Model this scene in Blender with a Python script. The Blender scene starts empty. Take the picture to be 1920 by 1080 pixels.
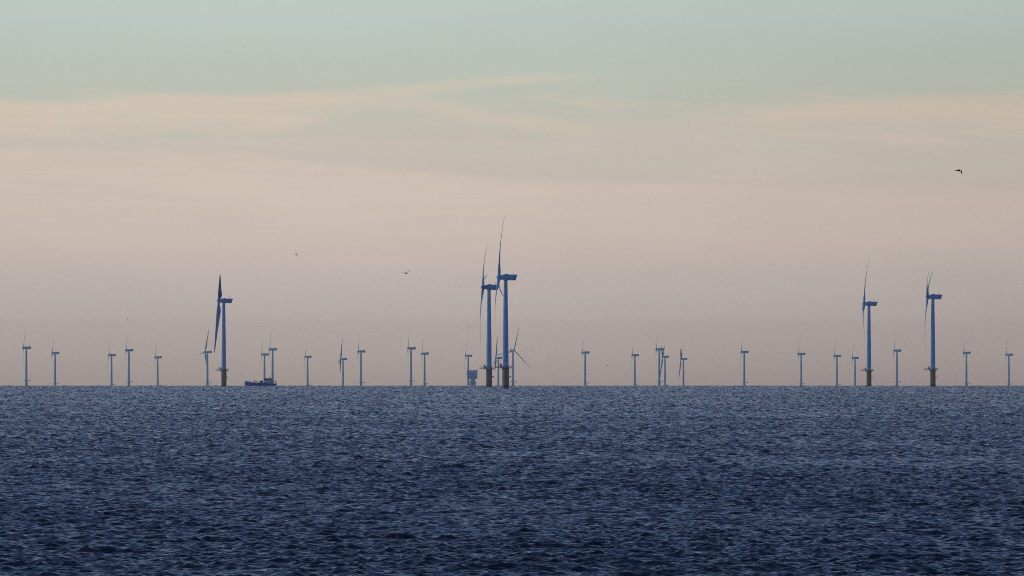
import bpy, bmesh, math, random
import numpy as np
from mathutils import Matrix, Vector

S = bpy.context.scene
COL = S.collection
RAD = math.radians

# ------------------------------------------------------------------ camera
EARTH2 = 14.8e6           # twice the effective earth radius (with air refraction), m
EYE = 11.86               # eye height above the sea, m
cam_d = bpy.data.cameras.new('camera')
cam_d.sensor_width = 36.0
cam_d.lens = 466.0        # a long telephoto: 4.4 degrees across
cam_d.clip_start = 1.0
cam_d.clip_end = 120000.0
cam = bpy.data.objects.new('camera', cam_d)
cam.location = (0, 0, EYE)
cam.rotation_euler = (RAD(90) + 0.005613, 0, 0)
COL.objects.link(cam)
S.camera = cam

# ------------------------------------------------------------------ light
EXPOSURE = 0.0
SUN_EL, SUN_AZ = 5.0, -86.0        # degrees; azimuth from +Y towards +X: low, behind the left shoulder
S.view_settings.view_transform = 'Standard'
S.view_settings.look = 'None'
S.view_settings.exposure = EXPOSURE
S.view_settings.gamma = 1.0
S.view_settings.use_curve_mapping = False
S.cycles.use_denoising = False
S.cycles.max_bounces = 6
S.cycles.volume_bounces = 0
S.cycles.filter_width = 1.0
S.cycles.sample_clamp_direct = 1.2
S.cycles.sample_clamp_indirect = 1.2

sun_d = bpy.data.lights.new('sun', 'SUN')
sun_d.energy = 0.5
sun_d.angle = RAD(14)
sun_d.color = (1.0, 0.86, 0.72)
sun = bpy.data.objects.new('sun', sun_d)
dirv = Vector((math.sin(RAD(SUN_AZ)) * math.cos(RAD(SUN_EL)), math.cos(RAD(SUN_AZ)) * math.cos(RAD(SUN_EL)), math.sin(RAD(SUN_EL))))
sun.rotation_euler = dirv.to_track_quat('Z', 'Y').to_euler()
sun.location = (0, -50, 300)
COL.objects.link(sun)


def lin(r, g, b, a=None):
    f = lambda c: (c / 255 / 12.92) if c / 255 <= .04045 else ((c / 255 + .055) / 1.055) ** 2.4
    return (f(r), f(g), f(b), 1.0)


class Nodes:
    """small helper to write node maths as code"""
    def __init__(self, tree):
        self.t = tree
        self.n = tree.nodes
        self.l = tree.links

    def put(self, sock, v):
        if isinstance(v, (int, float)):
            sock.default_value = v
        elif isinstance(v, tuple):
            sock.default_value = v
        else:
            self.l.new(v, sock)

    def m(self, op, a, b=None, c=None, clamp=False):
        nd = self.n.new('ShaderNodeMath')
        nd.operation = op
        nd.use_clamp = clamp
        self.put(nd.inputs[0], a)
        if b is not None:
            self.put(nd.inputs[1], b)
        if c is not None:
            self.put(nd.inputs[2], c)
        return nd.outputs[0]

    def step(self, x, lo, hi):
        nd = self.n.new('ShaderNodeMapRange')
        nd.interpolation_type = 'SMOOTHSTEP'
        self.put(nd.inputs['Value'], x)
        self.put(nd.inputs['From Min'], lo)
        self.put(nd.inputs['From Max'], hi)
        return nd.outputs['Result']

    def ramp(self, x, stops, lo, hi, scale=1.0):
        """colour ramp over x in lo..hi; stops are (x, linear rgba)"""
        f = self.m('DIVIDE', self.m('SUBTRACT', x, lo), hi - lo, clamp=True)
        nd = self.n.new('ShaderNodeValToRGB')
        cr = nd.color_ramp
        stops = sorted(stops)
        while len(cr.elements) < len(stops):
            cr.elements.new(0.5)
        for e, (p, c) in zip(cr.elements, stops):
            e.position = (p - lo) / (hi - lo)
            e.color = c
        self.l.new(f, nd.inputs[0])
        return nd.outputs[0]

    def curve(self, x, pts, lo, hi):
        """piecewise smooth function of x through pts"""
        f = self.m('DIVIDE', self.m('SUBTRACT', x, lo), hi - lo, clamp=True)
        nd = self.n.new('ShaderNodeFloatCurve')
        c = nd.mapping.curves[0]
        for i, (px, py) in enumerate(sorted(pts)):
            q = ((px - lo) / (hi - lo), py)
            if i < 2:
                c.points[i].location = q
            else:
                c.points.new(*q)
        nd.mapping.update()
        self.l.new(f, nd.inputs['Value'])
        return nd.outputs[0]

    def noise(self, vec, scale, detail=4, rough=.5, dist=0.0):
        nd = self.n.new('ShaderNodeTexNoise')
        nd.inputs['Scale'].default_value = scale
        nd.inputs['Detail'].default_value = detail
        nd.inputs['Roughness'].default_value = rough
        nd.inputs['Distortion'].default_value = dist
        self.l.new(vec, nd.inputs['Vector'])
        return nd.outputs['Fac']

    def vec(self, x, y, z=0.0):
        nd = self.n.new('ShaderNodeCombineXYZ')
        self.put(nd.inputs[0], x)
        self.put(nd.inputs[1], y)
        self.put(nd.inputs[2], z)
        return nd.outputs[0]

    def mix(self, f, a, b):
        nd = self.n.new('ShaderNodeMix')
        nd.data_type = 'RGBA'
        self.put(nd.inputs['Factor'], f)
        self.put(nd.inputs[6], a)
        self.put(nd.inputs[7], b)
        return nd.outputs[2]


# ------------------------------------------------------------------ sky
SKY_STRENGTH = 0.1
world = bpy.data.worlds.new("World")
S.world = world
world.use_nodes = True
wt = world.node_tree
wt.nodes.clear()
W = Nodes(wt)
out = wt.nodes.new('ShaderNodeOutputWorld')
bg = wt.nodes.new('ShaderNodeBackground')
bg.inputs['Strength'].default_value = SKY_STRENGTH
sky = wt.nodes.new('ShaderNodeTexSky')
sky.sky_type = 'NISHITA'
sky.sun_disc = False
sky.sun_elevation = RAD(SUN_EL)
sky.sun_rotation = RAD(SUN_AZ)
sky.air_density = 1.0
sky.dust_density = 0.6
sky.ozone_density = 2.0
tc = wt.nodes.new('ShaderNodeTexCoord')
sp = wt.nodes.new('ShaderNodeSeparateXYZ')
wt.links.new(tc.outputs['Generated'], sp.inputs[0])
DX, DZ = sp.outputs[0], sp.outputs[2]
# azimuth and elevation in units of about 2.3 degrees; the sea horizon stands at E = -0.045
A = W.m('MULTIPLY', DX, 24.85)
E = W.m('MULTIPLY', DZ, 24.85)
k = 1.0 / SKY_STRENGTH / 2 ** EXPOSURE


def band(stops):
    return [(e, tuple(c for c in lin(*rgb))) for e, rgb in stops]


clear = W.ramp(E, band([(-.042, (204, 183, 168)), (.02, (222, 200, 185)), (.0795, (229, 209, 194)), (.11, (216, 199, 187)), (.16, (209, 194, 184)), (.24, (213, 195, 183)), (.30, (209, 193, 180)),
                        (.37, (203, 192, 179)), (.43, (195, 192, 178)), (.50, (191, 194, 180)), (.56, (188, 196, 184)), (.68, (189, 202, 195)), (.9, (176, 192, 198)), (1.4, (138, 151, 176)), (2.6, (122, 134, 168))]), -.05, 2.6)
cloud = W.ramp(E, band([(-.042, (204, 183, 168)), (.02, (222, 200, 185)), (.0795, (230, 210, 195)), (.11, (218, 200, 188)), (.16, (213, 196, 185)), (.24, (217, 198, 185)), (.33, (218, 201, 185)),
                        (.42, (213, 198, 181)), (.50, (210, 198, 179)), (.56, (212, 202, 180))]), -.05, .9)
wob = W.m('SUBTRACT', W.noise(W.vec(W.m('MULTIPLY', A, 5.0), W.m('MULTIPLY', E, 14.0)), 1.0, 5, .55), .5)
wob2 = W.m('SUBTRACT', W.noise(W.vec(W.m('MULTIPLY', A, 1.3), W.m('MULTIPLY', E, 6.0), 3.7), 1.0, 4, .5), .5)
# upper veil: a long cirrus edge that climbs to the right and thins into a streak
e1 = W.m('ADD', W.curve(A, [(-1.2, .497), (-.96, .4975), (-.81, .4965), (-.68, .51), (-.48, .5075), (-.36, .52), (-.16, .532), (-.01, .5415), (.12, .5455), (.3, .547), (1.2, .547)], -1.2, 1.2), W.m('MULTIPLY', wob, .016))
d1 = W.m('SUBTRACT', e1, E)
thick = W.curve(A, [(-1.2, .05), (-.6, .052), (-.4, .05), (-.25, .030), (-.1, .017), (.1, .011), (.4, .008), (1.2, .008)], -1.2, 1.2)
soft1 = W.curve(A, [(-1.2, .012), (-.4, .016), (0, .012), (.3, .02), (1.2, .02)], -1.2, 1.2)
veil = W.m('MULTIPLY', W.m('MULTIPLY', W.step(d1, 0.0, soft1), W.m('SUBTRACT', 1.0, W.step(d1, thick, W.m('MULTIPLY', thick, 2.1)))),
           W.m('SUBTRACT', 1.0, W.step(A, -.02, .26)))
# second veil filling in from the right
e1b = W.m('ADD', W.curve(A, [(-1.2, .44), (-.4, .485), (-.2, .497), (.0, .478), (.2, .49), (.45, .502), (.74, .511), (.96, .518), (1.2, .52)], -1.2, 1.2), W.m('MULTIPLY', wob, .014))
soft1b = W.curve(A, [(-1.2, .06), (0, .06), (.4, .05), (.8, .022), (1.2, .016)], -1.2, 1.2)
d1b = W.m('SUBTRACT', e1b, E)
veilb = W.m('MULTIPLY', W.m('MULTIPLY', W.step(d1b, 0.0, soft1b), W.m('SUBTRACT', 1.0, W.step(d1b, .06, .17))), W.curve(A, [(-1.2, .3), (-.2, .5), (.2, .4), (.5, .95), (1.2, 1.0)], -1.2, 1.2))
# lower bank with a clearer crest that sinks to the right
e2 = W.m('ADD', W.curve(A, [(-1.2, .409), (-.96, .4095), (-.72, .4075), (-.56, .3975), (-.48, .4005), (-.40, .3865), (-.26, .3695), (-.06, .3545), (.34, .3415), (.64, .3245), (.96, .329), (1.2, .33)], -1.2, 1.2), W.m('MULTIPLY', wob, .022))
d2 = W.m('SUBTRACT', e2, E)
bank = W.m('MULTIPLY', W.m('MULTIPLY', W.step(d2, -.004, .014), W.m('SUBTRACT', 1.0, W.step(d2, .07, .30))), W.curve(A, [(-1.2, .75), (-.4, .85), (.2, .6), (.6, .3), (1.2, .3)], -1.2, 1.2))
# a soft streak that leaves the veil and sinks to the right
e3 = W.m('ADD', W.curve(A, [(-1.2, .46), (-.7, .475), (-.28, .4895), (-.16, .4795), (-.06, .4575), (.09, .4415), (.29, .4175), (.6, .40), (1.2, .38)], -1.2, 1.2), W.m('MULTIPLY', wob, .03))
d3 = W.m('ABSOLUTE', W.m('SUBTRACT', e3, E))
streak = W.m('MULTIPLY', W.m('SUBTRACT', 1.0, W.step(d3, .002, .028)), W.curve(A, [(-1.2, .5), (-.7, .5), (-.3, .6), (.0, .7), (.2, .45), (.4, .1), (1.2, .0)], -1.2, 1.2))
# loose wisps
wis = W.m('MULTIPLY', W.step(W.noise(W.vec(W.m('ADD', W.m('MULTIPLY', A, 1.1), W.m('MULTIPLY', E, 1.5)), W.m('MULTIPLY', E, 13.0), 8.1), 1.0, 5, .5, .4), .38, .72), W.m('SUBTRACT', 1.0, W.step(E, .44, .52)))
tex = W.noise(W.vec(W.m('ADD', W.m('MULTIPLY', A, 3.0), W.m('MULTIPLY', E, 9.0)), W.m('MULTIPLY', E, 26.0), 1.9), 1.0, 7, .58, .8)
feathering = W.m('ADD', .45, W.m('MULTIPLY', W.step(tex, .3, .62), .62))
veil = W.m('MULTIPLY', veil, feathering)
veilb = W.m('MULTIPLY', veilb, feathering)
bank = W.m('MULTIPLY', bank, W.m('ADD', .3, W.m('MULTIPLY', feathering, .7)))
thin = W.m('MULTIPLY', W.step(tex, .50, .72), W.m('SUBTRACT', W.step(E, .10, .30), W.step(E, .49, .56)))
cover = W.m('MAXIMUM', W.m('MAXIMUM', veil, veilb), W.m('MAXIMUM', W.m('MAXIMUM', bank, streak), W.m('MAXIMUM', W.m('MULTIPLY', wis, .38), W.m('MULTIPLY', thin, .6))), clamp=True)
low = W.mix(cover, clear, cloud)
# slow uneven brightness of the far cloud deck and a darker right-hand sky
tone = W.m('ADD', W.m('ADD', W.m('MULTIPLY', wob2, .10), W.m('MULTIPLY', wob, .03)), W.curve(A, [(-1.2, .97), (-.7, 1.0), (-.2, 1.0), (.4, .945), (.96, .875), (1.2, .86)], -1.2, 1.2))
fibre = W.m('SUBTRACT', W.noise(W.vec(W.m('ADD', W.m('MULTIPLY', A, 2.2), W.m('MULTIPLY', E, 5.0)), W.m('MULTIPLY', E, 55.0), 5.5), 1.0, 6, .6, .6), .5)
tone = W.m('MULTIPLY', W.m('ADD', tone, W.m('MULTIPLY', W.m('MULTIPLY', fibre, cover), .09)), 1.065)
vm = wt.nodes.new('ShaderNodeVectorMath')
vm.operation = 'SCALE'
wt.links.new(low, vm.inputs[0])
wt.links.new(W.m('MULTIPLY', tone, k), vm.inputs['Scale'])
upper = wt.nodes.new('ShaderNodeVectorMath')
upper.operation = 'MULTIPLY'
wt.links.new(sky.outputs[0], upper.inputs[0])
upper.inputs[1].default_value = (1.05, 1.02, 1.46)
final = W.mix(W.step(DZ, .06, .20), vm.outputs[0], upper.outputs[0])
wt.links.new(final, bg.inputs['Color'])
wt.links.new(bg.outputs[0], out.inputs['Surface'])


# ------------------------------------------------------------------ materials
def material(name, color, rough=.5, metallic=0.0, var=.0, var_scale=(1, 1, 1), bump=0.0):
    m = bpy.data.materials.new(name)
    m.use_nodes = True
    N = Nodes(m.node_tree)
    b = m.node_tree.nodes['Principled BSDF']
    b.inputs['Roughness'].default_value = rough
    b.inputs['Metallic'].default_value = metallic
    if var:
        t = m.node_tree.nodes.new('ShaderNodeTexCoord')
        mp = m.node_tree.nodes.new('ShaderNodeMapping')
        mp.inputs['Scale'].default_value = var_scale
        m.node_tree.links.new(t.outputs['Object'], mp.inputs[0])
        f = N.step(N.noise(mp.outputs[0], 1.0, 4, .6), .3, .75)
        c2 = tuple(c * (1 - var) for c in color[:3]) + (1,)
        m.node_tree.links.new(N.mix(f, tuple(color[:3]) + (1,), c2), b.inputs['Base Color'])
    else:
        b.inputs['Base Color'].default_value = tuple(color[:3]) + (1,)
    return m


M = {}
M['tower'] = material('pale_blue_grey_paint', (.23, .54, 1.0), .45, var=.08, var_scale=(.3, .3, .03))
M['blade'] = material('blade_gelcoat', (.23, .50, .95), .4, var=.06, var_scale=(.5, .5, .1))
M['yellow'] = material('yellow_marine_paint', (.30, .185, .085), .5, var=.35, var_scale=(.9, .9, .12))
M['weed'] = material('wet_weed_and_rust', (.025, .027, .03), .4, var=.5, var_scale=(.8, .8, .8))
M['steel'] = material('dark_galvanised_steel', (.10, .10, .12), .5, .3, var=.3, var_scale=(1, 1, 1))
M['grey'] = material('pale_grey_paint', (.52, .80, 1.0), .5, var=.15, var_scale=(.4, .4, .1))
M['navy'] = material('dark_navy_hull_paint', (.02, .14, .62), .45, var=.3, var_scale=(.4, .8, .8))
M['white'] = material('white_ship_paint', (.72, .85, 1.0), .45, var=.2, var_scale=(.5, .5, .4))
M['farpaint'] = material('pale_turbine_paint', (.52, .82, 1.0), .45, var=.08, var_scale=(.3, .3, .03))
M['glass'] = material('dark_window_glass', (.012, .016, .03), .12)
M['black'] = material('black_rubber', (.02, .02, .022), .7, var=.3, var_scale=(2, 2, 2))
M['feather'] = material('dark_feathers', (.012, .011, .012), .8, var=.4, var_scale=(9, 9, 9))
M['featherpale'] = material('pale_feathers', (.35, .36, .38), .8, var=.3, var_scale=(9, 9, 9))


# ------------------------------------------------------------------ object helpers
def sea_level(x, y):
    return -(x * x + y * y) / EARTH2


def finish(bm, name, mat, parent=None, matrix=None, smooth=True):
    bmesh.ops.recalc_face_normals(bm, faces=bm.faces)
    me = bpy.data.meshes.new(name)
    bm.to_mesh(me)
    bm.free()
    if smooth:
        me.shade_smooth()
        me.set_sharp_from_angle(angle=RAD(35))
    for m in (mat if isinstance(mat, (list, tuple)) else [mat]):
        me.materials.append(m)
    o = bpy.data.objects.new(name, me)
    COL.objects.link(o)
    if parent:
        o.parent = parent
    if matrix is not None:
        o.matrix_local = matrix
    return o


def copy_part(src, parent, matrix=None):
    c = src.copy()
    COL.objects.link(c)
    c.parent = parent
    if matrix is not None:
        c.matrix_local = matrix
    return c


def thing(name, label, cat, loc, group=None):
    o = bpy.data.objects.new(name, None)
    o.empty_display_size = 2
    COL.objects.link(o)
    o.location = loc
    tag(o, label, cat, group)
    return o


def tag(o, label, cat, group=None):
    o['label'] = label
    o['category'] = cat
    if group:
        o['group'] = group


def lathe(bm, prof, n=32, axis='Z', cx=0, cy=0, mi=0):
    """prof: (radius, height) list; closed with caps"""
    rings = []
    for r, h in prof:
        ring = []
        for i in range(n):
            a = 2 * math.pi * i / n
            if axis == 'Z':
                ring.append(bm.verts.new((cx + r * math.cos(a), cy + r * math.sin(a), h)))
            else:
                ring.append(bm.verts.new((h, cx + r * math.cos(a), cy + r * math.sin(a))))
        rings.append(ring)
    for a, b in zip(rings, rings[1:]):
        for i in range(n):
            f = bm.faces.new((a[i], a[(i + 1) % n], b[(i + 1) % n], b[i]))
            f.material_index = mi
    bm.faces.new(rings[0]).material_index = mi
    bm.faces.new(rings[-1]).material_index = mi


def box(bm, x0, x1, y0, y1, z0, z1, bev=0.0, mi=0):
    vs = [bm.verts.new((x, y, z)) for x in (x0, x1) for y in (y0, y1) for z in (z0, z1)]
    fs = []
    for q in ((0, 1, 3, 2), (4, 6, 7, 5), (0, 4, 5, 1), (2, 3, 7, 6), (0, 2, 6, 4), (1, 5, 7, 3)):
        f = bm.faces.new([vs[i] for i in q])
        f.material_index = mi
        fs.append(f)
    if bev:
        bmesh.ops.recalc_face_normals(bm, faces=fs)
        ed = list({e for f in fs for e in f.edges})
        bmesh.ops.bevel(bm, geom=ed, offset=bev, segments=2, affect='EDGES', profile=.6, material=-1)


def tube(bm, p, q, r, n=8, r2=None, mi=0):
    p, q = Vector(p), Vector(q)
    d = (q - p).normalized()
    u = d.orthogonal().normalized()
    v = d.cross(u)
    r2 = r if r2 is None else r2
    A_, B_ = [], []
    for i in range(n):
        a = 2 * math.pi * i / n
        w = u * math.cos(a) + v * math.sin(a)
        A_.append(bm.verts.new(p + w * r))
        B_.append(bm.verts.new(q + w * r2))
    for i in range(n):
        bm.faces.new((A_[i], A_[(i + 1) % n], B_[(i + 1) % n], B_[i])).material_index = mi
    bm.faces.new(A_).material_index = mi
    bm.faces.new(B_).material_index = mi


def prism(bm, pts, y0, y1, bev=0.0, mi=0):
    """extrude an XZ outline from y0 to y1"""
    a = [bm.verts.new((x, y0, z)) for x, z in pts]
    b = [bm.verts.new((x, y1, z)) for x, z in pts]
    fs = [bm.faces.new(a), bm.faces.new(b)]
    n = len(pts)
    for i in range(n):
        fs.append(bm.faces.new((a[i], a[(i + 1) % n], b[(i + 1) % n], b[i])))
    for f in fs:
        f.material_index = mi
    if bev:
        bmesh.ops.recalc_face_normals(bm, faces=fs)
        ed = list({e for f in fs for e in f.edges})
        bmesh.ops.bevel(bm, geom=ed, offset=bev, segments=3, affect='EDGES', profile=.5)


def rail_loop(bm, pts, h=1.1, r=.045, closed=True, mids=2):
    n = len(pts)
    for i, p in enumerate(pts):
        tube(bm, (p[0], p[1], p[2]), (p[0], p[1], p[2] + h), r, 6)
        if i + 1 < n or closed:
            q = pts[(i + 1) % n]
            for kx in range(1, mids + 1):
                zz = h * kx / mids
                tube(bm, (p[0], p[1], p[2] + zz), (q[0], q[1], q[2] + zz), r * .8, 6)


# ------------------------------------------------------------------ the sea
def ocean_tile(n, cell, peak, hs, seed, toward=(-.25, -1.0), spread=2.6, slope=3.75, cut=.28):
    """height and horizontal sway of a wind sea over a square repeat, by FFT of a wave spectrum"""
    rng = np.random.default_rng(seed)
    kf = 2 * np.pi * np.fft.fftfreq(n, cell)
    kx, ky = np.meshgrid(kf, kf, indexing='xy')
    kk = np.sqrt(kx ** 2 + ky ** 2)
    kk[0, 0] = 1
    kp = 2 * np.pi / peak
    w = np.array(toward) / np.hypot(*toward)
    cosd = (kx * w[0] + ky * w[1]) / kk
    D = np.abs(cosd) ** spread * np.where(cosd > 0, 1.0, .12) + .16
    P = np.exp(-1.25 * (kp / kk) ** 2) / kk ** slope * D
    P *= np.exp(-(kk * cut) ** 2)
    P[0, 0] = 0
    a = (rng.standard_normal((n, n)) + 1j * rng.standard_normal((n, n))) * np.sqrt(P)
    h = np.fft.ifft2(a)
    sc = hs / 4 / np.std(h.real)
    h = h.real * sc
    dx = np.fft.ifft2(1j * kx / kk * a).real * sc
    dy = np.fft.ifft2(1j * ky / kk * a).real * sc
    gx = (np.roll(h, -1, 1) - np.roll(h, 1, 1)) / (2 * cell)
    gy = (np.roll(h, -1, 0) - np.roll(h, 1, 0)) / (2 * cell)
    return np.stack([h, dx, dy, gx, gy], -1).astype(np.float32)


def sample(tile, cell, x, y):
    n = tile.shape[0]
    u = x / cell
    v = y / cell
    i = np.floor(u).astype(np.int64)
    j = np.floor(v).astype(np.int64)
    fu = (u - i).astype(np.float32)[:, None]
    fv = (v - j).astype(np.float32)[:, None]
    i %= n
    j %= n
    i2 = (i + 1) % n
    j2 = (j + 1) % n
    return (tile[j, i] * (1 - fu) + tile[j, i2] * fu) * (1 - fv) + (tile[j2, i] * (1 - fu) + tile[j2, i2] * fu) * fv


HS = 0.62
T1 = ocean_tile(2560, .105, 5.2, HS * .50, 11, slope=3.1, cut=.085)
T2 = ocean_tile(1024, .7, 16.0, HS * .60, 5, (.2, -1.0), 4.0, slope=3.6)


def sea_grid():
    # columns: fine in the sector ahead, coarser to the sides and behind
    th = [0.0]
    step = 1.25e-4
    while th[-1] < math.pi:
        a = th[-1]
        if a > .047:
            step = min(step * 1.02, .06)
        th.append(a + step)
    th = np.array(th[:-1] + [math.pi])
    th = np.concatenate([-th[:0:-1], th[:-1]])
    r = [3.0]
    while r[-1] < 36500:
        q = r[-1]
        if q < 690:
            f = .03
        elif q < 1500:
            f = .0003
        elif q < 3000:
            f = .0004
        elif q < 16500:
            f = .0005
        else:
            f = .012
        r.append(q * (1 + f))
    return th, np.array(r)


th, rr = sea_grid()
nt, nr = len(th), len(rr)
R_, T_ = np.meshgrid(rr, th, indexing='ij')
X0 = (R_ * np.sin(T_)).ravel()
Y0 = (R_ * np.cos(T_)).ravel()
verts = np.zeros((nr * nt + 1, 3), np.float32)
norms = np.zeros((nr * nt + 1, 3), np.float32)
norms[:, 2] = 1
CH = 400000
for s in range(0, nr * nt, CH):
    x = X0[s:s + CH]
    y = Y0[s:s + CH]
    p = sample(T1, .105, x, y)
    c, sn = math.cos(.31), math.sin(.31)
    q = sample(T2, .7, x * c - y * sn, x * sn + y * c)
    # rougher water offshore
    dist = np.hypot(x, y)
    off = np.clip((dist - 1200) / 6000, 0, 1).astype(np.float32)
    p = p * (1 + .80 * off)[:, None]
    off = np.clip((dist - 7000) / 6000, 0, 1).astype(np.float32)
    q = q * (1 + .7 * off * off * (3 - 2 * off))[:, None]
    # gusts: groups of higher and lower waves
    g = .92 + .17 * np.sin(x * .021 + 2.0 * np.sin(y * .0053 + x * .013)) * np.sin(y * .0061 + 1.7 * np.sin(x * .0187)) + .10 * np.sin(x * .067 + 1.5 * np.sin(y * .017)) + .25 * q[:, 0] / HS
    verts[s:s + len(x), 0] = x + 1.0 * p[:, 1] + q[:, 1] * .6
    verts[s:s + len(x), 1] = y + 1.0 * p[:, 2] + q[:, 2] * .6
    # the true slope of the water at each point, also where the grid is coarser than the waves
    norms[s:s + len(x), 0] = -(p[:, 3] * g + q[:, 3] * c + q[:, 4] * sn) + 2 * x / EARTH2
    norms[s:s + len(x), 1] = -(p[:, 4] * g - q[:, 3] * sn + q[:, 4] * c) + 2 * y / EARTH2
    verts[s:s + len(x), 2] = p[:, 0] * g + q[:, 0] - (x * x + y * y) / EARTH2
i = np.arange(nr - 1, dtype=np.int64)[:, None]
j = np.arange(nt, dtype=np.int64)[None, :]
j2 = (j + 1) % nt
quads = np.stack([i * nt + j, (i + 1) * nt + j, (i + 1) * nt + j2, i * nt + j2], -1).reshape(-1, 4)[:, ::-1]
jj = np.arange(nt)
fan = np.stack([np.full(nt, nr * nt), (jj + 1) % nt, jj], -1)
loops = np.concatenate([quads.ravel(), fan.ravel()]).astype(np.int32)
nq, nf = len(quads), len(fan)
starts = np.concatenate([np.arange(nq) * 4, nq * 4 + np.arange(nf) * 3]).astype(np.int32)
me = bpy.data.meshes.new('sea')
me.vertices.add(len(verts))
me.vertices.foreach_set('co', verts.ravel())
me.loops.add(len(loops))
me.loops.foreach_set('vertex_index', loops)
me.polygons.add(nq + nf)
me.polygons.foreach_set('loop_start', starts)
me.polygons.foreach_set('use_smooth', np.ones(nq + nf, bool))
me.update(calc_edges=True)
norms /= np.linalg.norm(norms, axis=1)[:, None]
me.normals_split_custom_set_from_vertices(norms)
sea = bpy.data.objects.new('sea', me)
sea['kind'] = 'structure'
COL.objects.link(sea)

ms = bpy.data.materials.new('sea_water')
ms.use_nodes = True
N = Nodes(ms.node_tree)
b = ms.node_tree.nodes['Principled BSDF']
b.inputs['Base Color'].default_value = (.004, .011, .032, 1)
b.inputs['IOR'].default_value = 1.333
geo = ms.node_tree.nodes.new('ShaderNodeNewGeometry')
mp = ms.node_tree.nodes.new('ShaderNodeMapping')
mp.inputs['Scale'].default_value = (1, 1, 1)
ms.node_tree.links.new(geo.outputs['Position'], mp.inputs[0])
gust = N.noise(mp.outputs[0], .012, 4, .6)
ms.node_tree.links.new(N.m('ADD', .02, N.m('MULTIPLY', gust, .10)), b.inputs['Roughness'])
bp = ms.node_tree.nodes.new('ShaderNodeBump')
bp.inputs['Strength'].default_value = .08
bp.inputs['Distance'].default_value = .12
ms.node_tree.links.new(N.noise(mp.outputs[0], 1.6, 3, .6), bp.inputs['Height'])
ms.node_tree.links.new(bp.outputs[0], b.inputs['Normal'])
me.materials.append(ms)


# ------------------------------------------------------------------ wind turbines
def blade_mesh(bm, L, chord, bend, feather, sweep=0.0):
    """a blade along +Z; the chord lies in the rotor plane (Y) unless feathered; bends downwind (+X)"""
    sec = [(.022, .55, 1.0, 12), (.06, .56, 1.0, 12), (.12, .80, .55, 12), (.20, 1.0, .32, 11), (.30, .90, .26, 9), (.45, .70, .22, 6),
           (.60, .54, .19, 4), (.75, .41, .17, 2), (.88, .29, .15, 1), (.96, .18, .14, 0), (1.0, .05, .14, 0)]
    prof = [(-.30, 0), (-.27, .42), (-.15, .78), (.0, 1.0), (.2, .85), (.45, .48), (.70, 0), (.45, -.30), (.2, -.62), (0, -.8), (-.15, -.70), (-.27, -.38)]
    rings = []
    for t, c, th_, tw in sec:
        ring = []
        rnd = max(0.0, min(1.0, (th_ - .32) / .68))
        for kx, (u, v) in enumerate(prof):
            ax = u * c * chord
            az = v * c * chord * th_ * .5
            if rnd > 0:
                an = math.pi - 2 * math.pi * kx / len(prof)
                ax = ax * (1 - rnd) + rnd * .5 * c * chord * math.cos(an)
                az = az * (1 - rnd) + rnd * .5 * c * chord * math.sin(an)
            an = RAD(tw + feather)
            y = ax * math.cos(an) - az * math.sin(an)
            x = ax * math.sin(an) + az * math.cos(an)
            ring.append(bm.verts.new((x + bend * L * t * t, y, L * t)))
        rings.append(ring)
    n = len(prof)
    for a, b_ in zip(rings, rings[1:]):
        for i_ in range(n):
            bm.faces.new((a[i_], a[(i_ + 1) % n], b_[(i_ + 1) % n], b_[i_]))
    bm.faces.new(rings[0])
    bm.faces.new(rings[-1])


class Kind:
    pass


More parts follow.
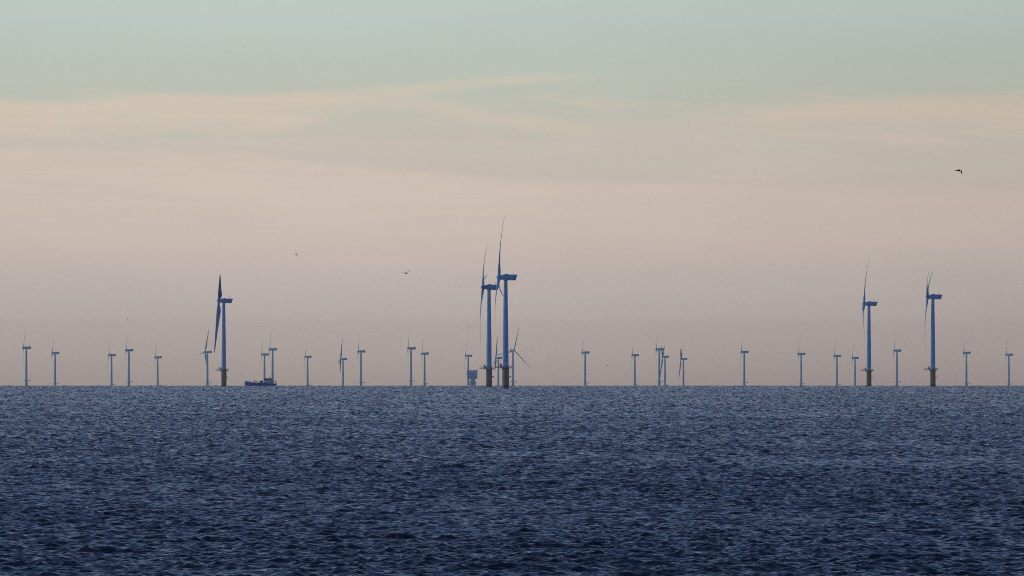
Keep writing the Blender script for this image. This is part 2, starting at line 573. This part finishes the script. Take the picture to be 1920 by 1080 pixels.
def build_near():
    """slender turbine on a yellow foundation, hub 70 m up"""
    K = Kind()
    K.hub_z, K.hub_x, K.tilt, K.cone = 70.0, -4.0, 4.2, 5.0
    K.fixed, K.yawed = [], []
    root = bpy.data.objects.new('template', None)
    bm = bmesh.new()
    lathe(bm, [(2.12, 2.4), (2.1, 5.2), (2.06, 12.6), (2.3, 12.62), (2.3, 13.1), (2.0, 13.12)], 40)
    f = finish(bm, 'foundation', M['yellow'])
    bm = bmesh.new()
    lathe(bm, [(2.16, -7), (2.17, 1.6), (2.135, 2.395)], 40)
    splash = finish(bm, 'splash_zone', M['weed'])
    bm = bmesh.new()
    for s in (-.7, .7):
        tube(bm, (2.95, s, -3), (2.95, s, 11.6), .17, 10)
        for z in (1.5, 5, 8.2, 11.3):
            tube(bm, (1.9, s, z), (2.95, s, z), .12, 8)
    for q in range(26):
        tube(bm, (2.7, -.35, .2 + q * .45), (2.7, .35, .2 + q * .45), .03, 6)
    for s in (-.35, .35):
        tube(bm, (2.7, s, -1), (2.7, s, 12.6), .05, 6)
    bmesh.ops.rotate(bm, verts=bm.verts, cent=(0, 0, 0), matrix=Matrix.Rotation(RAD(62), 3, 'Z'))
    box(bm, 1.95, 3.6, -.8, .8, 7.6, 8.0)
    tube(bm, (1.9, 0, 6.4), (3.3, 0, 7.6), .1, 6)
    land = finish(bm, 'boat_landing', M['steel'])
    K.fixed.append((f, [splash, land]))
    bm = bmesh.new()
    lathe(bm, [(1.98, 13.5), (1.98, 13.9), (1.9, 13.92), (1.84, 18), (1.66, 35), (1.69, 35.02), (1.69, 35.2), (1.66, 35.22), (1.38, 54), (1.41, 54.02), (1.41, 54.2), (1.38, 54.22), (1.16, 67.6), (1.25, 67.65), (1.25, 68.1)], 48)
    t = finish(bm, 'tower', M['tower'])
    bm = bmesh.new()
    prism(bm, [(1.955, 14.2), (2.01, 14.2), (1.99, 16.4), (1.935, 16.4)], -.5, .5)
    bmesh.ops.rotate(bm, verts=bm.verts, cent=(0, 0, 0), matrix=Matrix.Rotation(RAD(-70), 3, 'Z'))
    door = finish(bm, 'door', M['grey'])
    K.fixed.append((t, [door]))
    bm = bmesh.new()
    lathe(bm, [(3.8, 13.12), (3.8, 13.48)], 32)
    box(bm, -6.5, -3.0, -1.9, 1.9, 13.1, 13.5)
    for a in range(8):
        w = Vector((math.cos(a * math.pi / 4), math.sin(a * math.pi / 4), 0))
        tube(bm, w * 2.05 + Vector((0, 0, 11.9)), w * 3.5 + Vector((0, 0, 13.1)), .1, 6)
    pl = finish(bm, 'platform', M['steel'])
    bm = bmesh.new()
    pts = []
    for a in range(-70, 71, 14):
        pts.append((3.7 * math.cos(RAD(a)), 3.7 * math.sin(RAD(a)), 13.48))
    pts += [(-.6, 3.6, 13.48), (-2.6, 2.6, 13.48), (-3.4, 1.8, 13.48), (-5, 1.8, 13.48), (-6.4, 1.8, 13.48), (-6.4, 0, 13.48), (-6.4, -1.8, 13.48), (-5, -1.8, 13.48), (-3.4, -1.8, 13.48), (-2.6, -2.6, 13.48), (-.6, -3.6, 13.48)]
    rail_loop(bm, pts, 1.15, .06)
    rail = finish(bm, 'railing', M['steel'])
    bm = bmesh.new()
    tube(bm, (-3.2, -.6, 13.5), (-3.2, -.6, 15.6), .28, 12)
    tube(bm, (-3.0, -.6, 15.8), (-4.9, -.6, 13.95), .17, 8, .1)
    box(bm, -3.6, -2.7, -1.0, -.2, 15.2, 16.0, .08)
    box(bm, -2.9, -2.1, .2, 1.5, 13.52, 14.9, .06)
    crane = finish(bm, 'davit_crane', M['steel'])
    K.fixed.append((pl, [rail, crane]))
    bm = bmesh.new()
    prism(bm, [(-2.3, -1.35), (-1.4, -1.85), (6.1, -1.95), (7.3, 1.2), (7.45, 1.75), (.6, 1.8), (-.6, 1.95), (-1.8, 1.7), (-2.3, 1.2)], -1.75, 1.75, .28)
    na = finish(bm, 'nacelle', M['tower'])
    bm = bmesh.new()
    tube(bm, (4.7, 0, 1.7), (4.7, 0, 3.7), .09, 8)
    tube(bm, (4.7, -.7, 3.2), (4.7, .7, 3.2), .05, 6)
    for s in (-.7, .7):
        tube(bm, (4.7, s, 3.2), (4.7, s, 3.55), .09, 6)
    mast = finish(bm, 'wind_sensor_mast', M['steel'])
    bm = bmesh.new()
    box(bm, -.2, 1.5, -.9, .9, 1.76, 2.25, .12)
    hatch = finish(bm, 'roof_hatch', M['grey'])
    bm = bmesh.new()
    prism(bm, [(5.2, -1.6), (6.05, -1.6), (6.6, -.2), (5.2, -.2)], -1.79, 1.79)
    vent = finish(bm, 'louvre_vent', M['steel'])
    K.yawed.append((na, [mast, hatch, vent]))
    bm = bmesh.new()
    lathe(bm, [(.15, -1.75), (.62, -1.62), (1.05, -1.3), (1.38, -.8), (1.55, -.2), (1.58, .6), (1.5, 1.3), (1.3, 1.72)], 28, 'X')
    K.hub = finish(bm, 'hub', M['tower'])
    bm = bmesh.new()
    blade_mesh(bm, 43.0, 3.3, .125, 0)
    K.blade = finish(bm, 'blade', M['blade'])
    bm = bmesh.new()
    blade_mesh(bm, 43.0, 3.5, .01, 84)
    K.blade_f = finish(bm, 'blade', M['blade'])
    bpy.data.objects.remove(root)
    return K


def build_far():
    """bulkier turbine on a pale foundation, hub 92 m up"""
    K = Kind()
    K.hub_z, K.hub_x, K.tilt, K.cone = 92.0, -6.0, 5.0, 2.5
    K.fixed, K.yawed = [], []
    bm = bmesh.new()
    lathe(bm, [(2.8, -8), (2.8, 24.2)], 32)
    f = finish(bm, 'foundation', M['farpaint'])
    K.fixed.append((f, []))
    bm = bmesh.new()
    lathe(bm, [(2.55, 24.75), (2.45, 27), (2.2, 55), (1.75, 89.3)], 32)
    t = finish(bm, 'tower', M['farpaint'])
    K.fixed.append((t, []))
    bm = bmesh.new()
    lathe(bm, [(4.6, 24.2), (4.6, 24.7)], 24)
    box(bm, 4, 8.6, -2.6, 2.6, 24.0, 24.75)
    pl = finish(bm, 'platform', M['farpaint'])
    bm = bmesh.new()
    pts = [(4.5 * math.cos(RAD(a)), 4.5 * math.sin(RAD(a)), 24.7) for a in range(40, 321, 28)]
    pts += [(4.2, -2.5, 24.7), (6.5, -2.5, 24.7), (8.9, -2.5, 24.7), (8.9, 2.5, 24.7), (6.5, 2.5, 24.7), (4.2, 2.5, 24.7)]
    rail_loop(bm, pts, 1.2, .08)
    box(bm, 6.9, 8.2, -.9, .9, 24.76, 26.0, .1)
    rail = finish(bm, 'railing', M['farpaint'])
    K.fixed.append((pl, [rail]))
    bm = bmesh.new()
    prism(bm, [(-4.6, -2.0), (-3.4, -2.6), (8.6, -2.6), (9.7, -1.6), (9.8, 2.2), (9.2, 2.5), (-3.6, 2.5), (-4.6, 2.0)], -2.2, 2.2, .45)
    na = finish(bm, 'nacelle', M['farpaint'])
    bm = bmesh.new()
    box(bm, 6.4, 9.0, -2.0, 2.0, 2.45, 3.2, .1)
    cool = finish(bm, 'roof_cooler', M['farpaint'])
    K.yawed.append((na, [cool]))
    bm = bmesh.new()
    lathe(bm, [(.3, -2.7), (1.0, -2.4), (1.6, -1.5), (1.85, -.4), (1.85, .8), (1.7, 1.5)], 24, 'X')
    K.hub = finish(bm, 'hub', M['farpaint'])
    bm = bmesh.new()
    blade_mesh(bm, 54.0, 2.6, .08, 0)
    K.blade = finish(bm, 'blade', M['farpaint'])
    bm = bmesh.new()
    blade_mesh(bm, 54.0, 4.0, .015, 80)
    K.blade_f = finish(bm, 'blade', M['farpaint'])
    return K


def turbine(K, x, y, yaw, az, feather, label, group):
    """copy the kind's parts under a new root at the sea surface; yaw turns nacelle and rotor, az is the first blade's angle"""
    r = thing('wind_turbine', label, 'wind turbine', (x, y, sea_level(x, y)), group)
    rz = Matrix.Rotation(RAD(-yaw), 4, 'Z')
    for part, subs in K.fixed:
        c = copy_part(part, r)
        for s_ in subs:
            copy_part(s_, c)
    top = rz @ Matrix.Translation((0, 0, K.hub_z))
    for part, subs in K.yawed:
        c = copy_part(part, r, top)
        for s_ in subs:
            copy_part(s_, c)
    rot = top @ Matrix.Translation((K.hub_x, 0, 0)) @ Matrix.Rotation(RAD(K.tilt), 4, 'Y')
    copy_part(K.hub, r, rot)
    for n_ in range(3):
        m_ = rot @ Matrix.Rotation(RAD(-(az + 120 * n_)), 4, 'X') @ Matrix.Rotation(RAD(-(1.5 if feather and K.hub_z < 80 else K.cone)), 4, 'Y')
        copy_part(K.blade_f if feather else K.blade, r, m_)
    return r


def discard(K):
    """the source parts themselves are not part of the place"""
    for part, subs in K.fixed + K.yawed:
        for o in [part] + subs:
            bpy.data.objects.remove(o)
    for o in (K.hub, K.blade, K.blade_f):
        bpy.data.objects.remove(o)


NEAR = build_near()
G1 = 'near turbines on dark yellow foundations'
turbine(NEAR, -4, 8328, 3, -14, False, 'tallest wind turbine of all, right one of the close centre pair, yellow foundation', G1)
turbine(NEAR, -16, 9231, -1, 41, False, 'second tallest wind turbine, its nacelle just left of the tallest one', G1)
turbine(NEAR, 327, 10298, 4.2, 60, False, 'tall turbine on the far right with two blades raised in a narrow V', G1)
turbine(NEAR, 302, 11214, 4, 10, False, 'tall turbine at right with one upright blade and two short hanging blades', G1)
turbine(NEAR, -235, 10809, -1.24, 60, True, 'tall turbine left of the workboat with broad dark flat-turned blades', G1)
discard(NEAR)

FAR = build_far()
G2 = 'hazy pale turbines along the horizon'
FARM = [
    (-997, 27209, 3, 20, 0, 'leftmost hazy turbine, with a platform showing above the waves'),
    (-1021, 29618, 3, 5, 0, 'second hazy turbine from the left edge, blurred at its waterline'),
    (-926, 30651, 3, -36, 0, 'short hazy turbine just left of a taller one with a platform'),
    (-817, 28263, 3, -24, 0, 'hazy turbine with platform, fourth from the left edge'),
    (-848, 31725, 3, 20, 0, 'small hazy turbine alone midway between the leftmost four and the yellow-footed one'),
    (-669, 29117, 17, 21, 1, 'hazy turbine close behind the left yellow-footed one, broad blade crossing its tower'),
    (-566, 30311, 3, -30, 0, 'left hazy turbine of the two rising behind the workboat'),
    (-504, 27906, 3, 10, 0, 'right and taller hazy turbine of the two rising behind the workboat'),
    (-485, 31452, 3, 30, 0, 'lone small hazy turbine just right of the workboat'),
    (-415, 32556, 4, 15, 1, 'hazy turbine with broad blades tilted left, its lower tip near the water'),
    (-329, 28870, 4, 0, 0, 'hazy turbine with one upright blade, right of the broad-bladed small one'),
    (-209, 27439, 3, -12, 0, 'taller hazy turbine of a close pair left of the substation, platform showing'),
    (-197, 29873, 3, 20, 0, 'shorter hazy turbine of a close pair left of the substation'),
    (-102, 30916, 3, -18, 0, 'hazy turbine rising directly behind the substation'),
    (-33, 31999, 3, 8, 1, 'hazy turbine seen between the two tallest yellow-footed turbines'),
    (2, 28383, -116, -16, 0, 'hazy turbine facing the viewer with a long blade slanting down to the right'),
    (162, 29366, 3, 20, 0, 'lone hazy turbine, first to the right of the viewer-facing one'),
    (284, 30651, 3, 25, 0, 'hazy turbine with long thin vertical blades, left of a crossing trio'),
    (310, 27906, 3, 12, 0, 'taller hazy turbine overlapping a small one with V blades'),
    (363, 31452, 6, 180, 1, 'small hazy turbine with V blades touching the taller turbine on its left'),
    (421, 32556, 4, 180, 1, 'smallest hazy turbine with V blades and one broad blade hanging to the water'),
    (510, 29117, 3, -34, 0, 'hazy turbine standing alone right of the smallest V-bladed one'),
    (655, 30027, 3, 10, 0, 'hazy turbine alone in the wide gap left of the right-hand group, blurred foot'),
    (761, 31049, 3, 5, 0, 'hazy turbine second to the left of the right-hand yellow-footed turbine'),
    (828, 31999, 3, -8, 0, 'small hazy turbine immediately left of a right-hand yellow-footed turbine'),
    (827, 28480, 3, 0, 0, 'hazy turbine standing between the two right-hand yellow-footed turbines'),
    (1011, 29492, 3, 20, 0, 'hazy turbine right of the rightmost yellow-footed one, second from the right edge'),
    (1139, 30389, 3, 10, 0, 'rightmost hazy turbine near the right edge'),
]
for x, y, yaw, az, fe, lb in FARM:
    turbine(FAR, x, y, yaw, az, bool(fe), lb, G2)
discard(FAR)

# ------------------------------------------------------------------ offshore substation
sx, sy = -77.0, 25600.0
ss = thing('offshore_substation', 'pale boxy offshore substation on legs in front of a hazy turbine', 'substation', (sx, sy, sea_level(sx, sy)))
bm = bmesh.new()
lathe(bm, [(3.1, -8), (3.1, 14), (3.9, 17.5), (3.9, 22.5)], 24, cx=1.0, cy=-2)
finish(bm, 'leg', M['grey'], ss)
for lx, ly in ((-6.9, -5.5), (-6.9, 6.5), (6.0, 7.0)):
    bm = bmesh.new()
    lathe(bm, [(1.45, -8), (1.45, 19)], 16, cx=lx, cy=ly)
    finish(bm, 'leg', M['grey'], ss)
bm = bmesh.new()
for p, q in (((-6.9, -5.5, 14), (1, -2, 18)), ((-6.9, 6.5, 12), (6, 7, 18)), ((6, 7, 12), (-6.9, 6.5, 18))):
    tube(bm, p, q, .5, 8)
finish(bm, 'brace', M['grey'], ss)
bm = bmesh.new()
prism(bm, [(-9.6, 17.8), (9.0, 17.8), (9.6, 18.6), (-10.2, 18.6)], -9, 9)
finish(bm, 'cellar_deck', M['tower'], ss)
bm = bmesh.new()
box(bm, -3.4, 5.6, -7.2, 7.5, 18.61, 24.0, .1)
box(bm, -8.6, -6.6, -5, 4, 18.61, 24.0, .1)
finish(bm, 'lower_module', M['grey'], ss)
bm = bmesh.new()
box(bm, -10.4, 10.3, -9.2, 9.2, 24.01, 24.7)
finish(bm, 'main_deck', M['grey'], ss)
bm = bmesh.new()
prism(bm, [(-9.3, 24.71), (9.6, 24.71), (10.6, 40.2), (-10.4, 39.6)], -8.6, 8.6, .2)
mod = finish(bm, 'main_module', M['grey'], ss)
for z in (30.2, 35.2):
    bm = bmesh.new()
    box(bm, -10.7, 10.9, -9.8, -8.75, z, z + .3)
    finish(bm, 'walkway', M['tower'], ss)
for z, w in ((24.4, 12.3), (29.6, 13.2), (35.0, 12.6)):
    for s in (-1, 1):
        bm = bmesh.new()
        xa, xb = sorted((s * 10.45, s * w))
        box(bm, xa, xb, -5, 5, z, z + .35)
        rail_loop(bm, [(s * w - s * .1, yy, z + .35) for yy in (-4.9, 0, 4.9)], 1.2, .1, False)
        finish(bm, 'balcony', M['tower'], ss)
bm = bmesh.new()
box(bm, -7.6, -2.2, -9.1, -8.7, 31, 35, .05)
finish(bm, 'radiator_bank', M['tower'], mod)
for x0 in (-1.0, 2.2, 5.4):
    bm = bmesh.new()
    box(bm, x0, x0 + 2.2, -8.95, -8.6, 26.2, 29.2, .05)
    finish(bm, 'door', M['tower'], mod)
bm = bmesh.new()
prism(bm, [(-10.6, 39.9), (10.8, 40.25), (10.8, 41.0), (-10.6, 40.5)], -9, 9)
finish(bm, 'roof', M['tower'], ss)
bm = bmesh.new()
rail_loop(bm, [(-10, -8.6, 40.4), (-3, -8.6, 40.6), (4, -8.6, 40.7), (10, -8.6, 40.9), (10, 8.6, 40.9), (-10, 8.6, 40.4)], 1.2, .1)
finish(bm, 'railing', M['grey'], ss)

# ------------------------------------------------------------------ the workboat
bx_, by_ = -218.0, 11500.0
wb = thing('workboat', 'dark blue workboat with a pale deckhouse aft and a folded deck crane', 'boat', (bx_, by_, sea_level(bx_, by_) + .3))
# hull as a loft of sections along x (bow at -x)
bm = bmesh.new()
secs = [(-13.8, 1.2, 4.35, -.3), (-13.0, 2.4, 4.25, .6), (-11.5, 3.6, 3.9, -.9), (-9.0, 4.0, 3.15, -1.2), (0, 4.1, 3.0, -1.3), (5, 4.1, 2.6, -1.3), (9, 4.1, 2.1, -1.2), (12.5, 3.9, 1.95, -.9), (13.5, 3.7, 2.0, -.3)]
rings = []
for x, w, zt, zb in secs:
    zm = zb + .35 * (zt - zb)
    rings.append([bm.verts.new(p) for p in ((x, -w, zt), (x, -w * .97, zm), (x, -w * .6, zb), (x, w * .6, zb), (x, w * .97, zm), (x, w, zt))])
for a, c in zip(rings, rings[1:]):
    for q in range(6):
        bm.faces.new((a[q], a[(q + 1) % 6], c[(q + 1) % 6], c[q]))
bm.faces.new(rings[0])
bm.faces.new(rings[-1])
hull = finish(bm, 'hull', M['navy'], wb)
bm = bmesh.new()
for x, zt in ((-13.9, 2.9),):
    tube(bm, (x, -1.6, zt - .5), (x, 1.6, zt - .5), .45, 12)
finish(bm, 'bow_fender', M['black'], hull)
bm = bmesh.new()
box(bm, 12.0, 13.9, -3.8, 3.8, .7, 2.45, .2)
finish(bm, 'stern_fender', M['black'], hull)
bm = bmesh.new()
for s in (-1, 1):
    tube(bm, (-9, s * 4.08, 2.75), (8.8, s * 4.18, 1.95), .14, 8)
    tube(bm, (-9, s * 4.05, 1.2), (11, s * 4.12, 1.1), .12, 8)
finish(bm, 'rubbing_strake', M['black'], hull)
bm = bmesh.new()
for s in (-1, 1):
    rail_loop(bm, [(x, s * 3.7, 3.05) for x in (-12.2, -11, -9.8, -8.6, -7.3)], 1.35, .07, False, 3)
finish(bm, 'railing', M['white'], wb)
bm = bmesh.new()
tube(bm, (-5.4, -1.2, 2.9), (-5.4, -1.2, 4.6), .35, 12)
box(bm, -5.9, -4.9, -1.6, -.8, 4.3, 4.85, .08)
cr = finish(bm, 'deck_crane', M['steel'], wb)
bm = bmesh.new()
tube(bm, (-5.5, -1.2, 4.7), (-2.0, -1.2, 3.5), .34, 10, .26)
tube(bm, (-4.3, -1.0, 4.25), (-1.5, -1.0, 3.2), .17, 10, .1)
finish(bm, 'boom', M['steel'], cr)
bm = bmesh.new()
box(bm, -.9, 2.1, -1.9, 1.9, 2.95, 4.75, .08)
finish(bm, 'winch_housing', M['navy'], wb)
bm = bmesh.new()
prism(bm, [(2.8, 2.4), (11.0, 2.0), (11.0, 4.2), (10.6, 4.9), (3.0, 4.9)], -2.9, 2.9, .12)
dh = finish(bm, 'deckhouse', M['white'], wb)
for x0 in (5.2, 6.7, 8.4):
    bm = bmesh.new()
    box(bm, x0, x0 + .7, -2.97, -2.86, 3.1, 3.8 + (.9 if x0 == 6.7 else 0) * 0, .03)
    finish(bm, 'window', M['glass'], dh)
bm = bmesh.new()
box(bm, 9.4, 10.15, -2.96, -2.86, 2.35, 4.2, .03)
finish(bm, 'door', M['navy'], dh)
bm = bmesh.new()
prism(bm, [(3.1, 4.91), (10.2, 4.91), (10.2, 6.45), (2.7, 6.45)], -2.5, 2.5, .08)
wh = finish(bm, 'wheelhouse', M['navy'], wb)
for x0 in (3.2, 4.9, 6.6, 8.3):
    bm = bmesh.new()
    box(bm, x0, x0 + 1.55, -2.57, -2.46, 5.45, 6.3, .03)
    finish(bm, 'window', M['glass'], wh)
bm = bmesh.new()
box(bm, 2.4, 10.5, -2.8, 2.8, 6.46, 6.7, .05)
finish(bm, 'roof', M['white'], wh)
bm = bmesh.new()
tube(bm, (7.9, 0, 6.7), (7.9, 0, 9.3), .11, 8, .05)
tube(bm, (7.9, -1.0, 8.0), (7.9, 1.0, 8.0), .06, 6)
tube(bm, (6.1, .5, 6.7), (6.1, .5, 8.2), .05, 6)
tube(bm, (4.3, -.6, 6.7), (4.3, -.6, 7.7), .05, 6)
box(bm, 7.2, 8.6, -.12, .12, 7.35, 7.6, .03)
finish(bm, 'mast', M['steel'], wb)
bm = bmesh.new()
tube(bm, (10.6, 0, 4.3), (13.9, 0, 4.6), .1, 8, .06)
tube(bm, (12.7, 0, 1.9), (12.7, 0, 4.5), .08, 8)
finish(bm, 'stern_derrick', M['steel'], wb)


# ------------------------------------------------------------------ gulls
def gull(loc, heading, bank, left, right, label, group='gulls in flight', size=1.0):
    """body along +X, wings as chains of points (x, y, z, chord) from shoulder to tip"""
    bm = bmesh.new()
    body = [(-.30, .02, .0), (-.22, .05, .0), (-.12, .07, .0), (0, .09, 0), (.10, .085, .005), (.18, .06, .015), (.23, .05, .03), (.28, .048, .035), (.31, .03, .03), (.36, .008, .02)]
    lathe(bm, [(r, x) for x, r, z in body], 12, 'X')
    # tail fan
    tl = [bm.verts.new(p) for p in ((-.25, -.03, .012), (-.25, .03, .012), (-.42, .09, .0), (-.42, -.09, .0), (-.25, -.03, -.012), (-.25, .03, -.012), (-.42, .09, -.008), (-.42, -.09, -.008))]
    for q in ((0, 1, 2, 3), (4, 5, 6, 7), (0, 1, 5, 4), (1, 2, 6, 5), (2, 3, 7, 6), (3, 0, 4, 7)):
        bm.faces.new([tl[i_] for i_ in q])
    for ch in (left, right):
        prev = None
        for x, y, z, c in ch:
            ring = [bm.verts.new(p) for p in ((x + c * .45, y, z), (x + c * .1, y, z + c * .07), (x - c * .55, y, z), (x + c * .1, y, z - c * .04))]
            if prev:
                for q in range(4):
                    bm.faces.new((prev[q], prev[(q + 1) % 4], ring[(q + 1) % 4], ring[q]))
            else:
                bm.faces.new(ring)
            prev = ring
        bm.faces.new(prev)
    for f in bm.faces:
        f.material_index = 0
    o = finish(bm, 'gull', [M['feather']])
    o.location = loc
    o.rotation_euler = (RAD(bank), 0, RAD(heading))
    o.scale = (size,) * 3
    tag(o, label, 'gull', group)
    return o


def wing(s, pts):
    return [(x, s * y, z, c) for x, y, z, c in pts]


UP = [(.06, .05, .03, .24), (.10, .22, .18, .22), (.06, .42, .28, .17), (-.04, .62, .38, .10), (-.12, .72, .43, .03)]
FLAT = [(.06, .05, .03, .24), (.12, .24, .10, .22), (.06, .44, .08, .19), (-.05, .62, .02, .12), (-.14, .72, -.02, .03)]
DOWN = [(.06, .05, .03, .24), (.10, .22, .02, .22), (.04, .40, -.14, .18), (-.06, .56, -.30, .11), (-.14, .64, -.40, .03)]


gull((60.1, 1782.0, 37.64), 35, 30, wing(1, DOWN), wing(-1, FLAT), 'black gull with drooping wings high in the sky at right', size=1.2)
gull((-13.2, 1650.0, 22.95), 70, 0, wing(1, FLAT), wing(-1, UP), 'dark gull with one wing raised, left of the centre turbines')
gull((-38.7, 2376.0, 31.18), 80, 65, wing(1, FLAT), wing(-1, UP), 'small dark gull banking steeply above the workboat', size=1.2)
gull((-153.2, 5280.0, 29.18), 20, 20, wing(1, FLAT), wing(-1, FLAT), 'tiny gull speck above the fourth hazy turbine from the left')
gull((-15.2, 4620.0, 24.60), 60, 10, wing(1, DOWN), wing(-1, DOWN), 'tiny gull speck above the substation, left of the centre turbines')
gull((36.1, 5016.0, 10.55), 15, 20, wing(1, FLAT), wing(-1, UP), 'tiny gull speck low over the sea right of the centre turbines')
gull((22.2, 5940.0, 59.55), 50, 5, wing(1, FLAT), wing(-1, FLAT), 'faint gull speck up and right of the tallest turbine')
gull((-227.8, 9500.0, -0.75), 90, 0, wing(1, FLAT), wing(-1, FLAT), 'left of two faint gulls skimming the sea by the yellow-footed turbine at left')
gull((-222.9, 9500.0, -0.75), 70, 0, wing(1, FLAT), wing(-1, FLAT), 'right of two faint gulls skimming the sea by the yellow-footed turbine at left')

# ------------------------------------------------------------------ haze
bm = bmesh.new()
box(bm, -37500, 37500, -37500, 37500, -96, 122)
hz = bpy.data.meshes.new('haze')
bm.to_mesh(hz)
bm.free()
haze = bpy.data.objects.new('haze', hz)
COL.objects.link(haze)
haze['kind'] = 'stuff'
haze.display_type = 'WIRE'
mh = bpy.data.materials.new('sea_haze')
mh.use_nodes = True
nt_ = mh.node_tree
nt_.nodes.clear()
oo = nt_.nodes.new('ShaderNodeOutputMaterial')
pv = nt_.nodes.new('ShaderNodeVolumePrincipled')
pv.inputs['Color'].default_value = (.84, .95, 1.0, 1)
pv.inputs['Density'].default_value = 2.3e-5
pv.inputs['Anisotropy'].default_value = .88
nt_.links.new(pv.outputs[0], oo.inputs['Volume'])
hz.materials.append(mh)
